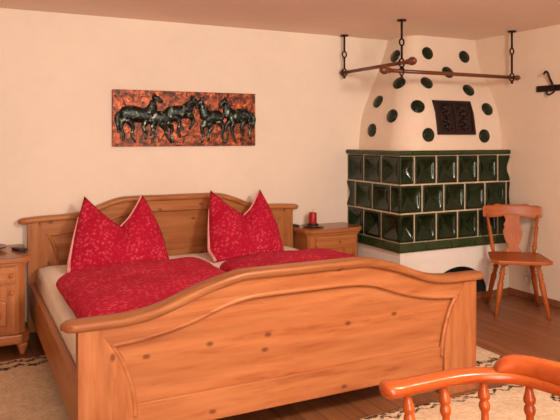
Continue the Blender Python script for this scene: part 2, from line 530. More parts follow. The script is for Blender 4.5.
def arcp(r, z0, z1, n=6, base=0):
    zc, h = (z0 + z1) / 2, (z1 - z0) / 2
    return [(base + r * math.cos(a), zc + h * math.sin(a)) for a in [-PI/2 + PI * k / n for k in range(n + 1)]]
course(arcp(.018, RT + .004, ZT, 8, -.004), 'top_course', green_trim, [.11 + .245 * k for k in range(0, 5)], [.22, .47], 'rounded green top edge tiles')
course([(.000, ZB), (.012, ZB + .004), (.016, ZB + .014), (.012, ZB + .026), (.004, ZB + .050), (-.004, RB - .004)], 'bottom_course', green_trim,
       [.25 + .245 * k for k in range(0, 4)], [.20, .45], 'sloping green tiles of the bottom course')

# hood
HX = [(1.205,3.086),(1.30,3.093),(1.45,3.11),(1.54,3.135),(1.7,3.205),(1.88,3.29),(2.03,3.35),(2.18,3.40)]
HY = [(1.205,4.0),(1.35,4.008),(1.509,4.035),(1.6,4.07),(1.686,4.12),(1.8,4.19),(1.906,4.25),(2.03,4.29),(2.18,4.31)]
def hood(t, z):
    xl = lerp_table(z, HX); yf = lerp_table(z, HY); r = .22 - .1 * (z - 1.2)
    if t <= 1: return Vector((xl, YB + (yf + r - YB) * t, z))
    if t <= 2:
        a = (t - 1) * PI / 2
        return Vector((xl + r - r * math.cos(a), yf + r - r * math.sin(a), z))
    return Vector((xl + r + (XR - xl - r) * (t - 2), yf, z))
def hood_n(t, z):
    e = .02
    du = hood(min(3, t + e), z) - hood(max(0, t - e), z); dv = hood(t, min(2.17, z + e)) - hood(t, max(1.206, z - e))
    return du.cross(dv).normalized()
m = M()
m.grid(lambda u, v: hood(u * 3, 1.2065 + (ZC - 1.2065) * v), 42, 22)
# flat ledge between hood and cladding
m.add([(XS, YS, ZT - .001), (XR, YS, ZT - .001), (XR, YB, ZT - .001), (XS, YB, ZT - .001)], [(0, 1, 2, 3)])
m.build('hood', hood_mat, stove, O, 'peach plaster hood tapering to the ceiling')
DISCS = [(.83,2.008),(2.09,2.024),(2.75,2.016),(2.41,1.863),(1.2,1.758),(2.05,1.758),(2.66,1.709),(.46,1.612),(1.77,1.556),(1.04,1.483),(.43,1.37),(2.02,1.329),(2.76,1.321),(2.85,1.548)]
for t, z in DISCS:
    n = hood_n(t, z); p = hood(t, z)
    mat = Matrix.Translation(p) @ n.to_track_quat('Z', 'Y').to_matrix().to_4x4()
    R = .057
    m = M().lathe([(R * .97, -.012), (R, .003), (R * .97, .010), (R * .88, .0145), (R * .78, .0135), (R * .6, .018), (R * .4, .022), (R * .2, .024), (0, .0245)], 24, mat)
    m.build('glazed_disc', green_disc, stove, O)
# cast iron door lying on the sloping hood front
def on_front(x, z, off):
    xl = lerp_table(z, HX); r = .22 - .1 * (z - 1.2)
    t = 2 + (x - xl - r) / (XR - xl - r)
    return hood(max(t, 2.0), z) + Vector((0, -off, 0))
vx0, vx1, vz0, vz1 = 3.412, 3.803, 1.332, 1.612
def patch(mm, x0, x1, z0, z1, o0, o1, n=8):
    def p(u, v, o): return on_front(x0 + (x1 - x0) * u, z0 + (z1 - z0) * v, o)
    mm.grid(lambda u, v: p(u, v, o1), n, n, smooth=False)
    for (ua, va, ub, vb) in ((0,0,1,0), (1,0,1,1), (1,1,0,1), (0,1,0,0)):
        mm.grid(lambda u, v: p(ua + (ub-ua)*u, va + (vb-va)*u, o1 + (o0 - o1) * v), n, 1, smooth=False, flip=True)
m = M(); patch(m, vx0, vx1, vz0, vz1, -.02, .012)
door = m.build('vent_door', vent_mat, stove, O, 'dark cast iron double door with relief')
m = M(); b = .022
patch(m, vx0, vx1, vz0, vz0 + b, .01, .022); patch(m, vx0, vx1, vz1 - b, vz1, .01, .022)
patch(m, vx0, vx0 + b, vz0, vz1, .01, .022, 8); patch(m, vx1 - b, vx1, vz0, vz1, .01, .022, 8)
cx = (vx0 + vx1) / 2; patch(m, cx - .011, cx + .011, vz0, vz1, .01, .020)
m.build('door_frame', vent_mat, door, O)
m = M()
for cxx in (vx0 + .108, vx1 - .108):
    for cz in (vz0 + .085, vz1 - .085):
        for k in range(8):
            a = k * PI / 4
            p = [on_front(cxx + math.cos(a) * q, cz + math.sin(a) * q, .012 + .012 * math.sin(PI * q / .058)) for q in (.008, .022, .038, .054)]
            m.tube(p, [.005, .011, .010, .004], 6)
        p = [on_front(cxx + math.cos(a) * .058, cz + math.sin(a) * .05, .014) for a in [2 * PI * k / 16 for k in range(17)]]
        m.tube(p, .004, 5)
m.build('door_relief', vent_mat, door, O)

# ------------------------------------------------------------------ bed
BX = 1.396                                     # centre line
bed = thing('double_bed', 'wide pine double bed with curved headboard and footboard', 'bed', (BX, 3.55, 0))
OB = (BX, 3.55, 0)
FT = [(0,.739),(.28,.739),(.33,.736),(.40,.721),(.51,.691),(.63,.647),(.72,.622),(.82,.610),(.93,.608),(1.06,.607)]
HT = [(0,.886),(.33,.886),(.38,.881),(.44,.866),(.52,.838),(.60,.806),(.70,.785),(.80,.779),(.92,.775),(1.06,.766)]
PT = [(0,.628),(.26,.626),(.33,.617),(.40,.600),(.50,.565),(.60,.536),(.72,.513),(.82,.503),(.93,.497)]
def bed_end(tbl, yfront, zbot, face, xm, zm, dz, capw, capm):
    """one curved bed end facing the camera; dz lifts the panel line"""
    d = lambda x: abs(x - BX)
    top = lambda x: smooth_table(d(x), tbl)
    H0 = 1.002
    n = 60
    xs = [BX - H0 + 2 * H0 * k / n for k in range(n + 1)]
    # panel
    poly = [(xs[0], zbot)] + [(x, top(x) - .03) for x in xs] + [(xs[-1], zbot)]
    poly = [(BX + (x - BX) * .996, z) for x, z in poly]
    M().prism(poly, yfront + .024, yfront + .047).build('panel', xm, bed, OB)
    # uprights with a sweeping inner edge
    kx = [(.79, 0), (.79, .12), (.79, .22), (.803, .32), (.833, .41), (.866, .475), (.905, .535), (.95, .60)]
    sc = (tbl[-1][1] - .02) / .587
    for s in (-1, 1):
        inner = [(BX + s * x, (z - .25) * 1 + .25 + (dz * min(1, max(0, (z - .12) / .38)) if z > .12 else 0)) for x, z in [(p.x, p.y) for p in catmull([(a, b, 0) for a, b in kx], 6)]]
        inner = [(x, z) for x, z in inner if z < top(x) - .03]
        xe = inner[-1][0]
        edge = [(x, top(x) - .03) for x in [xe + (BX + s * H0 - xe) * k / 6 for k in range(7)]]
        poly = [(BX + s * H0, 0)] + [(inner[0][0], 0)] + inner + edge
        M().prism(poly, yfront - .002, yfront + .05, bevel=.003).build('post', zm, bed, OB)
    # top rail between panel line and cap
    pl = lambda x: smooth_table(d(x), PT) + dz
    n2 = 48
    xs2 = [BX - .925 + 1.85 * k / n2 for k in range(n2 + 1)]
    poly = [(x, pl(x)) for x in xs2] + [(x, top(x) - .03) for x in xs2[::-1]]
    M().prism(poly, yfront + .004, yfront + .03, bevel=.005).build('top_rail', xm, bed, OB)
    # lower board
    poly = [(BX - .788, zbot - .002), (BX + .788, zbot - .002), (BX + .80, .248), (BX - .80, .248)]
    M().prism(poly, yfront + .012, yfront + .03, bevel=.006).build('lower_board', xm, bed, OB)
    # bead around the panel
    side = [(x, z) for x, z in [(p.x, p.y) for p in catmull([(.782,.20,0),(.783,.25,0),(.797,.325+dz*.5,0),(.825,.41+dz*.85,0),(.853,.465+dz,0),(.876,.494+dz,0)], 6)]]
    path = [(BX - x, yfront + .012, z) for x, z in side] + [(x, yfront + .012, pl(x) - .004) for x in xs2 if abs(x - BX) < .87] + [(BX + x, yfront + .012, z) for x, z in side[::-1]]
    M().tube(path, .0115, 8, up=(0, 1, 0)).build('molding', xm, bed, OB)
    # cap, a thick rounded handrail sweeping along the top
    L = 1.062
    n3 = 90
    pts = []
    for k in range(n3 + 1):
        x = BX - L + 2 * L * k / n3
        pts.append(Vector((x, yfront + .025, top(x) - .021)))
    vs = []; fs = []
    prof = []
    hw, hh = capw / 2, .021
    for k in range(16):
        a = 2 * PI * k / 16
        prof.append((hw * math.copysign(abs(math.cos(a)) ** .55, math.cos(a)), hh * math.copysign(abs(math.sin(a)) ** .62, math.sin(a))))
    for i, p in enumerate(pts):
        t = (pts[min(i+1, n3)] - pts[max(i-1, 0)]).normalized()
        nz = Vector((-t.z, 0, t.x))
        e = min(i, n3 - i) / n3 * 2 * L
        f = min(1.0, math.sqrt(max(0.0, 1 - (1 - min(1, e / .045)) ** 2)) * .85 + .15)
        for a, b2 in prof: vs.append(p + Vector((0, 1, 0)) * a * f + nz * b2 * (f * .6 + .4 if f < 1 else 1))
    for i in range(n3):
        for k in range(16):
            fs.append((i*16 + k, (i+1)*16 + k, (i+1)*16 + (k+1) % 16, i*16 + (k+1) % 16))
    fs.append(list(range(16))); fs.append([n3*16 + k for k in range(16)][::-1])
    mm = M().add(vs, fs, True)
    mm.build('top_cap', capm, bed, OB, weld=True)
bed_end(FT, 2.513, .120, 'foot', pine_x, pine_z, 0, .092, cap_pine)
bed_end(HT, 4.570, .108, 'head', hb_x, hb_z, .15, .086, hb_x)
for s in (-1, 1):
    M().cbox((BX + s * .995, 2.563, .138), (BX + s * .962, 4.57, .335), .004).build('side_rail', wood('rail pine', (.44, .17, .055), (.38, .135, .04), (.24, .075, .02), 'y') if s < 0 else pine_y, bed, OB)
m = M()
for k in range(14):
    y = 2.64 + k * .14
    m.box((BX - .962, y, .195), (BX + .962, y + .07, .213))
m.build('slats', pine_x, bed, OB)

# mattress
def soft_box(m, a, b, r, bulge=.0, n=10, lump=0, seed=0, taper=None):
    """rounded pillowy block: superellipsoid-like grid on a box"""
    bm = bmesh.new()
    bmesh.ops.create_cube(bm, size=2)
    bmesh.ops.subdivide_edges(bm, edges=bm.edges[:], cuts=n, use_grid_fill=True)
    c = [(p + q) / 2 for p, q in zip(a, b)]; h = [(q - p) / 2 for p, q in zip(a, b)]
    for v in bm.verts:
        q = Vector([v.co[i] * h[i] for i in range(3)])
        inner = Vector([max(-h[i] + r[i], min(h[i] - r[i], q[i])) for i in range(3)])
        d = q - inner
        dn = Vector([d[i] / r[i] for i in range(3)])
        if dn.length > 1e-6:
            mx = max(abs(x) for x in dn)
            dn = dn.normalized() * mx
        p = inner + Vector([dn[i] * r[i] for i in range(3)])
        s = (1 - (p.x / h[0]) ** 2) * (1 - (p.y / h[1]) ** 2)
        if p.z > 0: p.z += bulge * max(0, s) ** .5
        w = Vector(c) + p
        if lump:
            k = noise.noise(Vector((w.x * 3.1 + seed, w.y * 3.1, w.z * 2))) + .5 * noise.noise(Vector((w.x * 8 + seed, w.y * 8, w.z * 5)))
            w.z += lump * k * (1 if p.z > 0 else .1)
            w.x += lump * .5 * noise.noise(Vector((w.y * 4, seed, w.z * 4))); 
        v.co = w
    m.add_bm(bm, True)
m = M(); soft_box(m, (.439, 2.568, .217), (2.353, 4.562, .452), (.05, .05, .05), .0, 24)
tag(m.build('mattress', sheet_mat, None, (BX, 3.55, .215)), 'cream sheeted mattress in the pine double bed', 'mattress')

# duvets
def duvet(x0, x1, y0, y1, seed, label, skew):
    m = M(); soft_box(m, (x0, y0, .456), (x1, y1, .548), (.13, .13, .046), .030, 30, .011, seed)
    for i, p in enumerate(m.v):
        f = (p[1] - y0) / (y1 - y0)
        m.v[i] = (p[0], p[1] - skew * f ** 4 * math.exp(-(p[0] - x0) / .22), p[2])
    return tag(m.build('duvet', red, None, ((x0 + x1) / 2, (y0 + y1) / 2, .45)), label, 'duvet', 'red floral bedding')
duvet(.458, 1.38, 2.62, 3.93, 1.3, 'red floral duvet on the left half of the bed', .22)
duvet(1.42, 2.30, 2.62, 3.83, 5.7, 'red floral duvet on the right half of the bed', .06)

# pillows: each stands on its edge, chopped in the middle so two corners point up
def pillow(cx, cy, rz, label, top, base_w, lean, seed, toe):
    root = thing('pillow', label, 'pillow', (cx, cy, .455), rz, 'red floral bedding')
    (lx, lz), (vx, vz), (rx, rz_) = top
    bl, br = base_w
    def out_top(u):
        # M-shaped top edge: left peak, valley, right peak
        if u < .5: k = u / .5; a, b = (lx, lz), (vx, vz)
        else: k = (u - .5) / .5; a, b = (vx, vz), (rx, rz_)
        sag = -.012 * math.sin(PI * k)
        return a[0] + (b[0] - a[0]) * k, a[1] + (b[1] - a[1]) * k + sag
    def pos(u, v, side):
        tx, tz = out_top(u)
        bxx = bl + (br - bl) * u
        # side seams bow outward a little at the bottom
        w = v ** .9
        x = bxx + (tx - bxx) * w + .030 * math.sin(PI * v) * (2*u - 1 if u > .5 else (2*u - 1) * .45); z = tz * v
        y = lean * (z / .45) ** 1.05
        eu = max(0, 1 - abs(2*u - 1) ** 2.6); ev = max(0, (1 - abs(2*v - 1) ** 2.2))
        th = .125 * (eu * ev) ** .55 * (1 - .35 * v)
        # the chop: a deep crease falling from the valley
        cr = math.exp(-((u - .5) / .10) ** 2) * max(0, v - .45) / .55
        th *= 1 - .55 * cr
        wr = .008 * noise.noise(Vector((x * 7 + seed, z * 7, side * 3))) * (eu * ev)
        y += (-1 if side == 0 else 1) * th - (.03 * cr if side == 0 else -.0) * -1 + wr
        if v < .12 and toe:
            y -= toe * (1 - v / .12) * max(0, 1 - u * 2.2)
        return Vector((x, y, max(z, 0) + .002))
    m = M()
    m.grid(lambda u, v: pos(u, v, 0), 36, 24); m.grid(lambda u, v: pos(u, v, 1), 36, 24, flip=True)
    body = m.build('pillow_cover', red, root, (0, 0, 0), weld=True)
    m = M(); m.tube([pos(0, v / 28, 0) + Vector((-.003, 0, .013 * max(0, 1 - v / 3))) for v in range(21)], [.013 - .0105 * v / 20 for v in range(21)], 8)
    m.build('piping', piping_mat, body, (0, 0, 0), 'pale pink side piping')
    m = M(); m.tube([pos(.5 + k / 40, 1, 0) + Vector((-.002, -.002, .002)) for k in range(0, 20)], .006, 6)
    m.build('piping', piping_mat, body, (0, 0, 0), 'pale pink edge piping')
    return root
pillow(.93, 4.20, 0, 'red floral pillow with two pointed corners on the left of the bed', ((-.190, .455), (.035, .245), (.205, .45)), (-.335, .335), .24, 2.0, .06)
pillow(1.83, 4.20, 0, 'red floral pillow with two pointed corners on the right of the bed', ((-.185, .462), (.05, .27), (.215, .455)), (-.285, .305), .24, 8.0, .12)

# ------------------------------------------------------------------ nightstands
def knob(parent, at, r, mat, O):
    m = M(); mat4 = Matrix.Translation(at) @ Matrix.Rotation(PI / 2, 4, 'X')
    m.lathe([(r * .5, -.004), (r * .45, .008), (r * .9, .013), (r, .019), (r * .8, .025), (0, .027)], 14, mat4)
    m.build('knob', mat, parent, O)
def nightstand(label, x0, x1, yf, ztop, knobx, group):
    cx = (x0 + x1) / 2
    t = thing('nightstand', label, 'nightstand', (cx, yf, 0), 0, group)
    O = (cx, yf, 0); yb = YB - .008; c = .035
    # body with chamfered front corners
    poly = [(x0, yb), (x0, yf + c), (x0 + c, yf), (x1 - c, yf), (x1, yf + c), (x1, yb)]
    M().prism(poly, .10, ztop - .035, 'xy').build('carcass', oil_z, t, O)
    o = .03
    poly = [(x0 - o, yb), (x0 - o, yf + c - o*.5), (x0 + c - o*.5, yf - o), (x1 - c + o*.5, yf - o), (x1 + o, yf + c - o*.5), (x1 + o, yb)]
    M().prism(poly, ztop - .032, ztop - .004, 'xy', bevel=.006).build('top', pine_x, t, O)
    i = .012
    poly2 = [(x0 - o + i, yb - .01), (x0 - o + i, yf + c), (x0 + c - o*.3, yf - o + i), (x1 - c + o*.3, yf - o + i), (x1 + o - i, yf + c), (x1 + o - i, yb - .01)]
    M().prism(poly2, ztop - .0045, ztop, 'xy').build('glass_plate', glass_mat, t, O, 'dark glass plate on the top')
    o = .014
    poly = [(x0 - o, yb), (x0 - o, yf + c - o*.5), (x0 + c - o*.5, yf - o), (x1 - c + o*.5, yf - o), (x1 + o, yf + c - o*.5), (x1 + o, yb)]
    M().prism(poly, ztop - .050, ztop - .034, 'xy', bevel=.005).build('molding', oil_x, t, O)
    o = .022
    poly = [(x0 - o, yb), (x0 - o, yf + c - o*.5), (x0 + c - o*.5, yf - o), (x1 - c + o*.5, yf - o), (x1 + o, yf + c - o*.5), (x1 + o, yb)]
    M().prism(poly, .068, .128, 'xy', bevel=.012).build('plinth', oil_x, t, O)
    # drawer
    zd0, zd1 = ztop - .155, ztop - .058
    dr = M().cbox((x0 + .055, yf - .014, zd0), (x1 - .055, yf + .004, zd1), .005).build('drawer', oil_x, t, O)
    knob(dr, Vector((knobx, yf - .014, (zd0 + zd1) / 2)), .012, oil_z, O)
    # door with frame, arched raised panel
    z0, z1 = .14, zd0 - .014
    do = M().cbox((x0 + .055, yf - .010, z0), (x1 - .055, yf + .004, z1), .005).build('door', oil_z, t, O)
    a, b = x0 + .105, x1 - .105
    rise = .045
    arcx = [a + (b - a) * k / 14 for k in range(15)]
    poly = [(a, z0 + .045), (b, z0 + .045)] + [(x, z1 - .05 - rise + rise * math.sin(PI * (x - a) / (b - a))) for x in arcx[::-1]]
    M().prism(poly, yf - .021, yf - .008, bevel=.010).build('door_panel', oil_z, do, O)
    knob(do, Vector((x1 - .078, yf - .010, z1 - .04)), .014, oil_z, O)
    for fx in (x0 + .016, x1 - .016):
        for fy in (yf + .014, yb - .045):
            m = M().lathe([(.013, 0), (.018, .01), (.020, .022), (.029, .042), (.034, .06), (.030, .07)], 16, Matrix.Translation((fx, fy, 0)))
            m.build('foot', oil_z, t, O)
    return t
nightstand('pine nightstand left of the bed with drawer and paneled door', -.185, .343, 4.135, .590, .262, 'pine nightstands')
nightstand('pine nightstand between the bed and the stove, carrying a red candle', 2.43, 2.905, 4.352, .585, 2.70, 'pine nightstands')

# things on the nightstands
o = M().lathe([(.030, 0), (.055, .002), (.085, .008), (.092, .014), (.088, .015), (.055, .008), (.0, .007)], 32, Matrix.Translation((2.55, 4.505, .585)))
tag(o.build('dish', dish_mat, None, (2.55, 4.505, .585)), 'shallow brown dish under the red candle on the right nightstand', 'dish')
cnd = thing('candle', 'red pillar candle in a black holder on a brown dish', 'candle', (2.547, 4.505, .593))
OC = (2.547, 4.505, .593)
m = M().lathe([(.042, 0), (.045, .006), (.045, .016), (.036, .020), (.031, .010), (0, .010)], 24, Matrix.Translation(OC)); m.build('holder', black, cnd, OC, 'black candle holder')
m = M().lathe([(.031, .011), (.032, .02), (.032, .100), (.029, .108), (.02, .104), (0, .103)], 24, Matrix.Translation(OC)); m.build('wax', candle_mat, cnd, OC, 'red wax body')
m = M().tube([(OC[0], OC[1], OC[2] + .102), (OC[0] + .001, OC[1], OC[2] + .122), (OC[0] + .004, OC[1], OC[2] + .136)], .0022, 6); m.build('wick', wick_mat, cnd, OC)
m = M().cbox((2.405, 4.555, .585), (2.45, 4.63, .599), .003).cbox((2.412, 4.58, .599), (2.44, 4.615, .6015), .001)
tag(m.build('remote_control', black, None, (2.43, 4.60, .585)), 'small flat black device beside the headboard on the right nightstand', 'remote control')
mt = Matrix.Translation((.325, 4.36, .590)) @ Matrix.Rotation(.35, 4, 'Z')
m = M().cbox((-.024, -.06, 0), (.024, .06, .018), .004, mt).cbox((-.018, -.05, .018), (.018, .02, .0205), .001, mt)
tag(m.build('remote_control', black, None, (.325, 4.36, .590)), 'flat black device on the left nightstand beside the headboard', 'remote control')
m = M().lathe([(.03, 0), (.05, .004), (.085, .016), (.095, .028), (.090, .028), (.05, .010), (0, .007)], 28, Matrix.Translation((.165, 4.44, .590)))
tag(m.build('dish', dish_mat, None, (.165, 4.44, .590)), 'brown dish on the left nightstand at the photo edge', 'dish')

# ------------------------------------------------------------------ picture
pic = thing('relief_picture', 'copper relief picture of dark horses on the wall above the bed', 'picture', (1.525, YB, 1.45))
OP = (1.525, YB, 1.45)
px0, px1, pz0, pz1 = .966, 2.089, 1.244, 1.656
yp = 4.622
M().cbox((px0, yp, pz0), (px1, YB - .001, pz1), .003).build('copper_panel', copper_mat, pic, OP)
def P2(u, v):      # panel plane: photo-measured spots converted once to fractions of the panel
    return px0 + u * (px1 - px0), pz1 - v * (pz1 - pz0)
def blob(m, pts, rs, off, flat=.45):
    path = [Vector((*P2(u, v), 0)) for u, v in pts]
    path = [Vector((p.x, yp - off, p.y)) for p in path]
    path2 = catmull(path, 4); n = len(path2) - 1
    rr = [lerp_table(i / n, [(k / (len(rs) - 1), r) for k, r in enumerate(rs)]) for i in range(n + 1)]
    path2 = [path2[0] - (path2[1] - path2[0]).normalized() * rr[0] * .6] + path2 + [path2[-1] + (path2[-1] - path2[-2]).normalized() * rr[-1] * .6]
    rr = [rr[0] * .3] + rr + [rr[-1] * .3]
    m.tube(path2, rr, 10, 1.0, flat, up=(0, 1, 0))
def horse(label, body, brad, neck, head, legs, tail, depth):
    m = M()
    blob(m, body, brad, depth, .35)
    blob(m, neck, [.050, .036, .024], depth + .003, .4)
    # mane standing along the crest of the neck
    d = -1 if head[-1][0] > head[0][0] else 1
    blob(m, [(u + d * .014, v - .02) for u, v in neck], [.018, .016, .008], depth + .008, .5)
    blob(m, head, [.024, .019, .011], depth + .006, .5)
    for lg in legs: blob(m, lg, [.030, .015, .0085, .0085], depth, .5)
    if tail: blob(m, tail, [.012, .020, .008], depth, .5)
    hx, hv = head[0]
    for e in (-.004, .006): blob(m, [(hx + e, hv - .03), (hx + e * 1.6, hv - .075)], [.008, .003], depth + .006, .5)
    m.build('horse', horse_mat, pic, OP, label)
horse('horse at the left end, facing right', [(.065,.44),(.12,.42),(.18,.45),(.235,.46)], [.055,.060,.055,.050], [(.235,.42),(.258,.30),(.262,.20)], [(.268,.13),(.292,.15),(.322,.20)],
      [[(.07,.5),(.052,.65),(.07,.78),(.065,.90)], [(.095,.52),(.13,.66),(.122,.8),(.145,.92)], [(.215,.54),(.20,.68),(.222,.78),(.21,.86)], [(.235,.52),(.275,.62),(.262,.74),(.245,.80)]], [(.055,.38),(.028,.5),(.038,.72)], .004)
horse('second horse from the left, facing right', [(.26,.48),(.31,.50),(.37,.50)], [.050,.055,.048], [(.37,.48),(.395,.40),(.412,.36)], [(.412,.33),(.436,.40),(.448,.48)],
      [[(.275,.54),(.255,.66),(.275,.78),(.255,.90)], [(.32,.58),(.345,.7),(.352,.80),(.385,.94)], [(.36,.56),(.39,.68),(.382,.80),(.40,.92)]], None, .010)
horse('third horse from the left with raised head, facing right', [(.36,.40),(.42,.39),(.485,.37)], [.046,.052,.048], [(.485,.34),(.512,.25),(.526,.19)], [(.53,.14),(.552,.20),(.566,.29)],
      [[(.41,.45),(.44,.58),(.432,.70),(.445,.84)], [(.495,.42),(.535,.50),(.525,.62),(.51,.68)]], None, .016)
horse('fourth horse, facing left', [(.635,.50),(.685,.47),(.735,.46)], [.052,.054,.048], [(.63,.46),(.612,.34),(.60,.24)], [(.597,.17),(.575,.22),(.558,.30)],
      [[(.63,.56),(.60,.68),(.612,.8),(.60,.93)], [(.65,.58),(.66,.70),(.64,.80),(.65,.90)], [(.725,.54),(.755,.66),(.742,.8),(.765,.93)]], None, .008)
horse('horse at the right end, facing left', [(.81,.47),(.87,.44),(.935,.43)], [.052,.058,.056], [(.80,.42),(.782,.30),(.772,.22)], [(.77,.15),(.748,.20),(.730,.28)],
      [[(.81,.53),(.775,.64),(.79,.78),(.778,.92)], [(.835,.55),(.82,.68),(.832,.8),(.85,.93)], [(.915,.53),(.895,.66),(.908,.76),(.888,.90)], [(.945,.50),(.97,.62),(.955,.75),(.965,.88)]], [(.96,.38),(.985,.48),(.985,.66)], .004)

# ------------------------------------------------------------------ drying rods on iron hangers
RX, RY = 2.893, 3.79
def ring(m, c, r, rad, axis='y', n=16):
    pts = []
    for k in range(n + 1):
        a = 2 * PI * k / n
        if axis == 'y': pts.append((c[0] + r * math.cos(a), c[1], c[2] + r * 1.25 * math.sin(a)))
        else: pts.append((c[0], c[1] + r * math.cos(a), c[2] + r * 1.25 * math.sin(a)))
    m.tube(pts, rad, 6, cap=False)
def hanger(x, y, zr, axes, label):
    t = thing('iron_hanger', label, 'hanger', (x, y, ZC), 0, 'iron ceiling hangers'); O = (x, y, ZC)
    M().lathe([(.034, ZC - .012), (.034, ZC - .002), (.028, ZC)], 16, Matrix.Translation((x, y, 0))).build('ceiling_plate', iron, t, O)
    m = M().tube([(x, y, ZC - .01), (x, y, 2.035)], .0085, 8); ring(m, (x, y, 2.010), .020, .0065)
    m.tube([(x, y, 1.988), (x, y, zr + .036)], .0085, 8)
    m.build('rod_stem', iron, t, O)
    zz = zr
    m = M()
    for i, (ax, z) in enumerate(axes):
        ring(m, (x, y, z), .0245, .0065, ax)
        m.tube([(x, y, z - .032), (x, y, z - .050)], [.008, .012], 8)
    if len(axes) > 1: m.tube([(x, y, axes[0][1] - .032), (x, y, axes[1][1] + .030)], .007, 8)
    m.build('loop', iron, t, O)
hanger(RX, 4.575, 1.858, [('y', 1.858)], 'black iron ceiling hanger nearest the bed wall, holding the rod end')
hanger(RX, RY, 1.858, [('y', 1.858), ('x', 1.797)], 'middle black iron ceiling hanger holding both crossing rods')
hanger(4.0, RY, 1.797, [('x', 1.797)], 'black iron ceiling hanger near the right wall')
def rod(name, a, b, label, f0, f1):
    a = Vector(a); b = Vector(b); L = (b - a).length
    t = thing(name, label, 'rod', (a + b) / 2, 0); O = (a + b) / 2
    d = (b - a).normalized()
    M().tube([a + d * .05, b - d * .05], .0145, 12).build('pole', rodwood, t, O)
    fin = [(0, .004), (.010, .018), (.028, .029), (.048, .032), (.066, .025), (.078, .016), (.084, .021), (.092, .021), (.098, .015), (.11, .0145)]
    for e, q, s, k in ((a, d, 0, f0), (b, -d, 1, f1)):
        M().tube([e + q * (x * (k if k > .7 else .75)) for x, r in fin], [max(.003, r * k) for x, r in fin], 14).build('finial', rodwood, t, O)
rod('drying_rod', (RX, 4.635, 1.858), (RX, 3.625, 1.858), 'brown wooden rod running out from the bed wall over the stove side', .75, 1.0)
rod('drying_rod', (2.695, RY, 1.797), (4.092, RY, 1.797), 'brown wooden rod running across the stove front', 1.0, .7)

# ------------------------------------------------------------------ hook rail and socket on the right wall
hk = thing('hook_rail', 'black iron hook rail on the right wall above the wooden chair', 'hook rail', (XR, 3.25, 1.69)); OH = (XR, 3.25, 1.69)
M().cbox((XR - .022, 2.85, 1.668), (XR - .002, 3.615, 1.716), .004).build('bar', iron, hk, OH)
for y in (3.45, 3.19, 2.94):
    x = XR - .026
    m = M().tube(catmull([(x, y, 1.70), (x - .012, y + .004, 1.735), (x - .028, y + .008, 1.765), (x - .036, y + .012, 1.79), (x - .042, y + .015, 1.808), (x - .056, y + .018, 1.816), (x - .070, y + .020, 1.806), (x - .074, y + .020, 1.796)], 4), .009, 8)
    m.tube(catmull([(x, y + .055, 1.672), (x - .012, y + .050, 1.652), (x - .022, y + .03, 1.640), (x - .022, y + .005, 1.643), (x - .012, y - .012, 1.655), (x, y - .012, 1.672)], 4), .007, 8)
    m.cbox((x - .006, y - .02, 1.668), (x + .006, y + .02, 1.716), .003)
    m.build('hook', iron, hk, OH)
so = M().cbox((XR - .010, 3.675, .135), (XR - .001, 3.755, .215), .004).lathe([(.026, .0), (.026, .003), (.022, .003), (.020, -.002), (0, -.002)], 20, Matrix.Translation((XR - .011, 3.715, .175)) @ Matrix.Rotation(-PI / 2, 4, 'Y'))
tag(so.build('wall_socket', socket_mat, None, (XR, 3.715, .175)), 'ivory wall socket low on the right wall behind the chair', 'socket')

# ------------------------------------------------------------------ farmhouse chair by the stove
ch = thing('dining_chair', 'orange brown wooden chair with vase shaped back splat beside the stove', 'chair', (3.735, 3.485, 0), math.radians(-37))
SZ = .417
poly = [(-.165, -.215), (.165, -.215), (.215, -.165), (.19, .16), (.155, .19), (-.155, .19), (-.19, .16), (-.215, -.165)]
M().prism(poly, SZ - .026, SZ, 'xy', bevel=.007).build('seat', beech, ch)
M().box((-.14, -.15, SZ - .05), (-.09, .15, SZ - .025)).box((.09, -.15, SZ - .05), (.14, .15, SZ - .025)).build('seat_batten', beech, ch)
legp = [(0, .0125), (.45, .0185), (.60, .022), (.69, .0145), (.715, .021), (.74, .0145), (.81, .023), (.845, .0145), (.87, .021), (.895, .014), (1, .014)]
for sx in (-1, 1):
    M().turned((sx * .185, -.195, 0), (sx * .118, -.125, SZ - .03), legp).build('leg', beech_z, ch)
    M().turned((sx * .190, .205, 0), (sx * .120, .125, SZ - .03), legp).build('leg', beech_z, ch)
    st = [(0, .011), (.10, .015), (.17, .019), (.23, .011), (.26, .018), (.29, .011), (.45, .0150), (.6, .0135), (.67, .0175), (.70, .011), (1, .0105)]
    M().turned((sx * .150, .160, SZ), (sx * .188, .222, .70), st).build('back_stile', beech_z, ch)
# splat: vase outline bent back
half = [(.058,0),(.058,.012),(.043,.035),(.040,.055),(.052,.085),(.067,.135),(.073,.175),(.067,.200),(.060,.215),(.066,.235),(.060,.255),(.050,.275),(.056,.30),(.066,.325)]
hp = catmull([(a, b * .89, 0) for a, b in half], 4)
ang = math.atan2(.065, .31)
mt = Matrix.Translation((0, .172, SZ)) @ Matrix.Rotation(-ang, 4, 'X')
poly = [(p.x, p.y) for p in hp] + [(-p.x, p.y) for p in hp[::-1]]
M().prism(poly, -.007, .007, bevel=.002, mat=mt).build('back_splat', beech_z, ch)
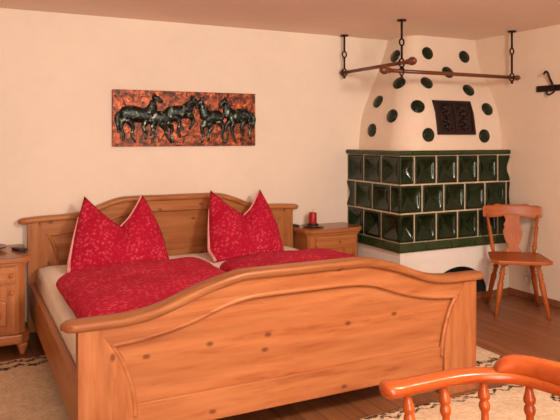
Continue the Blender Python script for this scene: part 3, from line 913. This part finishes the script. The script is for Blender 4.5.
# crest: curved board, ears dipping at the ends
def crest_fn(face):
    def fn(u, v):
        s = 2*u - 1
        x = s * .222
        y = .238 - .030 * s*s * 1.0 + (0 if face == 0 else .020)
        zt = .778 - .006 * (1 if abs(s) > .62 else 0) - .010 * max(0, (abs(s) - .8) / .2) ** 2 + .006 * math.exp(-((abs(s) - .5) / .09) ** 2)
        zb = .686 + .008 * math.cos(s * PI * 1.5)
        z = zb + (zt - zb) * v
        return Vector((x, y + (z - .69) * .2, z))
    return fn
m = M(); f0, f1 = crest_fn(0), crest_fn(1)
m.grid(f0, 32, 4); m.grid(f1, 32, 4, flip=True)
for v in (0, 1): m.grid(lambda u, w: f0(u, v) * (1 - w) + f1(u, v) * w, 32, 1, flip=(v == 0), smooth=False)
for u in (0, 1): m.grid(lambda w, v: f0(u, v) * (1 - w) + f1(u, v) * w, 1, 4, flip=(u == 1), smooth=False)
m.build('crest_rail', beech, ch, weld=True, bevel=.004)

# ------------------------------------------------------------------ captain's chair in the foreground
cap = thing('captains_chair', 'glossy orange red captain chair with curved arm and turned spindles in the foreground', 'chair', (1.12, 1.02, 0))
OK_ = (1.12, 1.02, 0)
CY = 1.02
bow_r = [(.930, 1.302), (.98, 1.293), (1.056, 1.291), (1.136, 1.289), (1.210, 1.274), (1.277, 1.238), (1.318, 1.190), (1.340, 1.115), (1.346, 1.02)]
full = bow_r + [(x, 2 * CY - y) for x, y in bow_r[-2::-1]]
bp = catmull([(x, y, .682) for x, y in full], 6)
nb = len(bp)
vs = []; fs = []; K = 14
for i, p in enumerate(bp):
    t = (bp[min(i+1, nb-1)] - bp[max(i-1, 0)]).normalized(); a = Vector((-t.y, t.x, 0))
    e = min(i, nb - 1 - i) / 6
    end = max(0, 1 - e / 1.0)
    w = .027 + .010 * max(0, 1 - abs(e - .25) / 1.1)
    if end > 0: w *= .35 + .65 * math.sqrt(max(0, 1 - end ** 2))
    h = .0165 + .003 * max(0, 1 - e / 1.2)
    if e < .5: h *= .55 + .45 * math.sqrt(max(0, 1 - (1 - e / .5) ** 2))
    dz = 0
    for k in range(K):
        q = 2 * PI * k / K
        c, s = math.cos(q), math.sin(q)
        vs.append(p + a * (w * math.copysign(abs(c) ** .65, c)) + Vector((0, 0, h * math.copysign(abs(s) ** .65, s) + dz)))
for i in range(nb - 1):
    for k in range(K): fs.append((i*K + k, i*K + (k+1) % K, (i+1)*K + (k+1) % K, (i+1)*K + k))
fs.append(list(range(K))[::-1]); fs.append([(nb-1)*K + k for k in range(K)])
M().add(vs, fs, True).build('arm_bow', cherry, cap, OK_, weld=True)
# crest standing on the back of the bow
cr = [p for p in bp if p.x > 1.250]
nc = len(cr); vs = []; fs = []
for i, p in enumerate(cr):
    t = (cr[min(i+1, nc-1)] - cr[max(i-1, 0)]).normalized(); a = Vector((-t.y, t.x, 0))
    e = min(i, nc - 1 - i) / (nc - 1) * 2
    hgt = .036 * min(1, math.sqrt(max(0.0, 1 - (1 - min(1, e / .22)) ** 2))) + .010 * e
    z0, z1 = .690, .699 + hgt
    sec = [(-.021, z0), (.021, z0), (.020, z0 + (z1-z0)*.5), (.017, z1 - .004), (.010, z1), (-.008, z1), (-.016, z1 - .005), (-.020, z0 + (z1-z0)*.5)]
    for o, z in sec: vs.append(Vector((p.x, p.y, 0)) + a * o + Vector((0, 0, z)))
for i in range(nc - 1):
    for k in range(8): fs.append((i*8 + k, i*8 + (k+1) % 8, (i+1)*8 + (k+1) % 8, (i+1)*8 + k))
fs.append(list(range(8))[::-1]); fs.append([(nc-1)*8 + k for k in range(8)])
M().add(vs, fs, True).build('crest', cherry, cap, OK_, weld=True)
# saddle seat
def seat_fn(side):
    def fn(u, v):
        a = 2 * PI * u; r = v
        c, s = math.cos(a), math.sin(a)
        rx = .25 if c > 0 else .235
        x = 1.13 + rx * math.copysign(abs(c) ** .75, c) * r; y = CY + .262 * math.copysign(abs(s) ** .75, s) * r
        z = .445 - .018 * max(0, 1 - (r / .85) ** 2) if side else .400
        if side and r > .97: z -= .01
        return Vector((x, y, z))
    return fn
m = M(); m.grid(seat_fn(1), 40, 12, closed_u=True); m.grid(seat_fn(0), 40, 3, closed_u=True, flip=True)
top, bot = seat_fn(1), seat_fn(0)
m.grid(lambda u, v: bot(u, 1) * (1 - v) + top(u, 1) * v, 40, 2, closed_u=True)
m.build('seat', cherry, cap, OK_, weld=True)
spp = [(0, .0095), (.10, .013), (.22, .0135), (.30, .0095), (.34, .0125), (.38, .0095), (.50, .0125), (.60, .0095), (.655, .0095), (.69, .0135), (.72, .0150), (.755, .0135), (.775, .0095), (.80, .0150), (.84, .0155), (.90, .0115), (1, .0072)]
sp = [(1.001, 1.289), (1.118, 1.289), (1.230, 1.264), (1.317, 1.190), (1.344, 1.075)]
for x, y in sp + [(x, 2 * CY - y) for x, y in sp]:
    bx = 1.13 + (x - 1.13) * .95; by = CY + (y - CY) * .905
    M().turned((bx, by, .430), (x, y, .672), spp, 16).build('spindle', cherry_z, cap, OK_)
lg = [(0, .012), (.12, .015), (.3, .022), (.42, .024), (.48, .017), (.51, .023), (.54, .017), (.72, .023), (.82, .017), (.86, .022), (1, .018)]
for sx in (-1, 1):
    for sy in (-1, 1):
        M().turned((1.13 + sx * .235, CY + sy * .235, 0), (1.13 + sx * .15, CY + sy * .16, .405), lg).build('leg', cherry_z, cap, OK_)
st = [(0, .008), (.3, .011), (.45, .015), (.5, .017), (.55, .015), (.7, .011), (1, .008)]
for sy in (-1, 1):
    M().turned((1.13 - .205, CY + sy * .209, .15), (1.13 + .205, CY + sy * .209, .15), st).build('stretcher', cherry, cap, OK_)
M().turned((1.13, CY - .209, .15), (1.13, CY + .209, .15), st).build('stretcher', cherry, cap, OK_)

# ------------------------------------------------------------------ rugs
def rug(x0, x1, y0, y1, mat, label):
    m = M(); h = .014
    n = 40
    def fn(u, v):
        x = x0 + (x1 - x0) * u; y = y0 + (y1 - y0) * v
        e = min(u * (x1 - x0), (1 - u) * (x1 - x0), v * (y1 - y0), (1 - v) * (y1 - y0))
        return Vector((x + .006 * noise.noise(Vector((y * 9, x0, 0))), y + .006 * noise.noise(Vector((x * 9, y0, 1))), .0015 + h * min(1, e / .012) + .002 * noise.noise(Vector((x * 12, y * 12, 3)))))
    us = [0, .006] + [.006 + .988 * k / n for k in range(1, n)] + [.994, 1]
    k = len(us) - 1
    m.grid(lambda u, v: fn(us[round(u * k)], us[round(v * k)]), k, k)
    m.add([(x0 + .002, y0 + .002, .001), (x1 - .002, y0 + .002, .001), (x1 - .002, y1 - .002, .001), (x0 + .002, y1 - .002, .001)], [(3, 2, 1, 0)])
    return tag(m.build('rug', mat, None, (x0, y0, 0)), label, 'rug', 'beige wool bedside rugs')
DK, BR = (.035, .018, .016), (.17, .09, .06)
rl = (-.62, .52, 2.58, 4.045)
rug(*rl, rug_material('left rug wool', [('Y', 3.865 - 2.58, .021, .04, .07, DK), ('Y', 3.95 - 2.58, .017, .035, .06, (.10, .06, .05)), ('Y', 4.01 - 2.58, .014, .02, .07, BR)], [(.735, .97, .03)]), 'beige wool rug with a dark zigzag border in front of the left nightstand')
rr_ = (2.02, 2.88, 2.60, 4.18)
rug(*rr_, rug_material('right rug wool', [('Y', 2.745 - 2.6, .022, .03, .05, DK), ('Y', 2.685 - 2.6, .010, .03, .05, BR)]), 'beige wool rug with dark border, right of the bed near the stove chair')
rf = (1.0, 3.05, 1.62, 2.478)
rug(*rf, rug_material('front rug wool', [('Y', 2.450 - 1.62, .015, .012, .05, DK), ('Y', 2.395 - 1.62, .010, .035, .05, DK), ('X', 1.93, .01, .03, .05, DK)], [(2.66 - 1.0, 2.215 - 1.62, .045), (1.9 - 1.0, 2.0 - 1.62, .045)]), 'beige wool rug with a dark zigzag border at the foot of the bed')

# ------------------------------------------------------------------ light
def area(name, loc, target, size, power, col, spread=PI):
    l = bpy.data.lights.new(name, 'AREA'); l.shape = 'DISK'; l.size = size; l.energy = power; l.color = col; l.spread = spread
    o = bpy.data.objects.new(name, l); COL.objects.link(o); o.location = loc
    o.rotation_euler = (Vector(target) - Vector(loc)).to_track_quat('-Z', 'Y').to_euler()
    return o
area('room lamp', (1.8, .5, 2.06), (1.6, 4.4, .6), .55, 84, (1.0, .87, .74))
area('rear fill light', (.1, -1.45, 1.6), (1.4, 4.4, 1.3), 1.6, 100, (1.0, .87, .74))  # unseen soft fill added behind the camera, no window there
area('ceiling fill light', (.6, -.9, .5), (1.0, 1.4, 2.2), .8, 30, (1.0, .87, .75))  # unseen upward fill added to brighten the ceiling, no lamp there
w = bpy.data.worlds.new('world'); SC.world = w; w.use_nodes = True
w.node_tree.nodes['Background'].inputs[0].default_value = (1, .8, .62, 1); w.node_tree.nodes['Background'].inputs[1].default_value = .1

# ------------------------------------------------------------------ camera
cam = bpy.data.cameras.new('camera'); co = bpy.data.objects.new('camera', cam); COL.objects.link(co)
cam.sensor_width = 36; cam.sensor_fit = 'HORIZONTAL'; cam.lens = 36 * 636.7 / 560
cam.shift_y = -(210 - 137.34) / 560
co.location = (0, 0, 1.31); co.rotation_euler = (PI / 2, 0, -math.radians(26.533))
SC.camera = co
SC.view_settings.view_transform = 'Standard'
SC.view_settings.look = 'None'
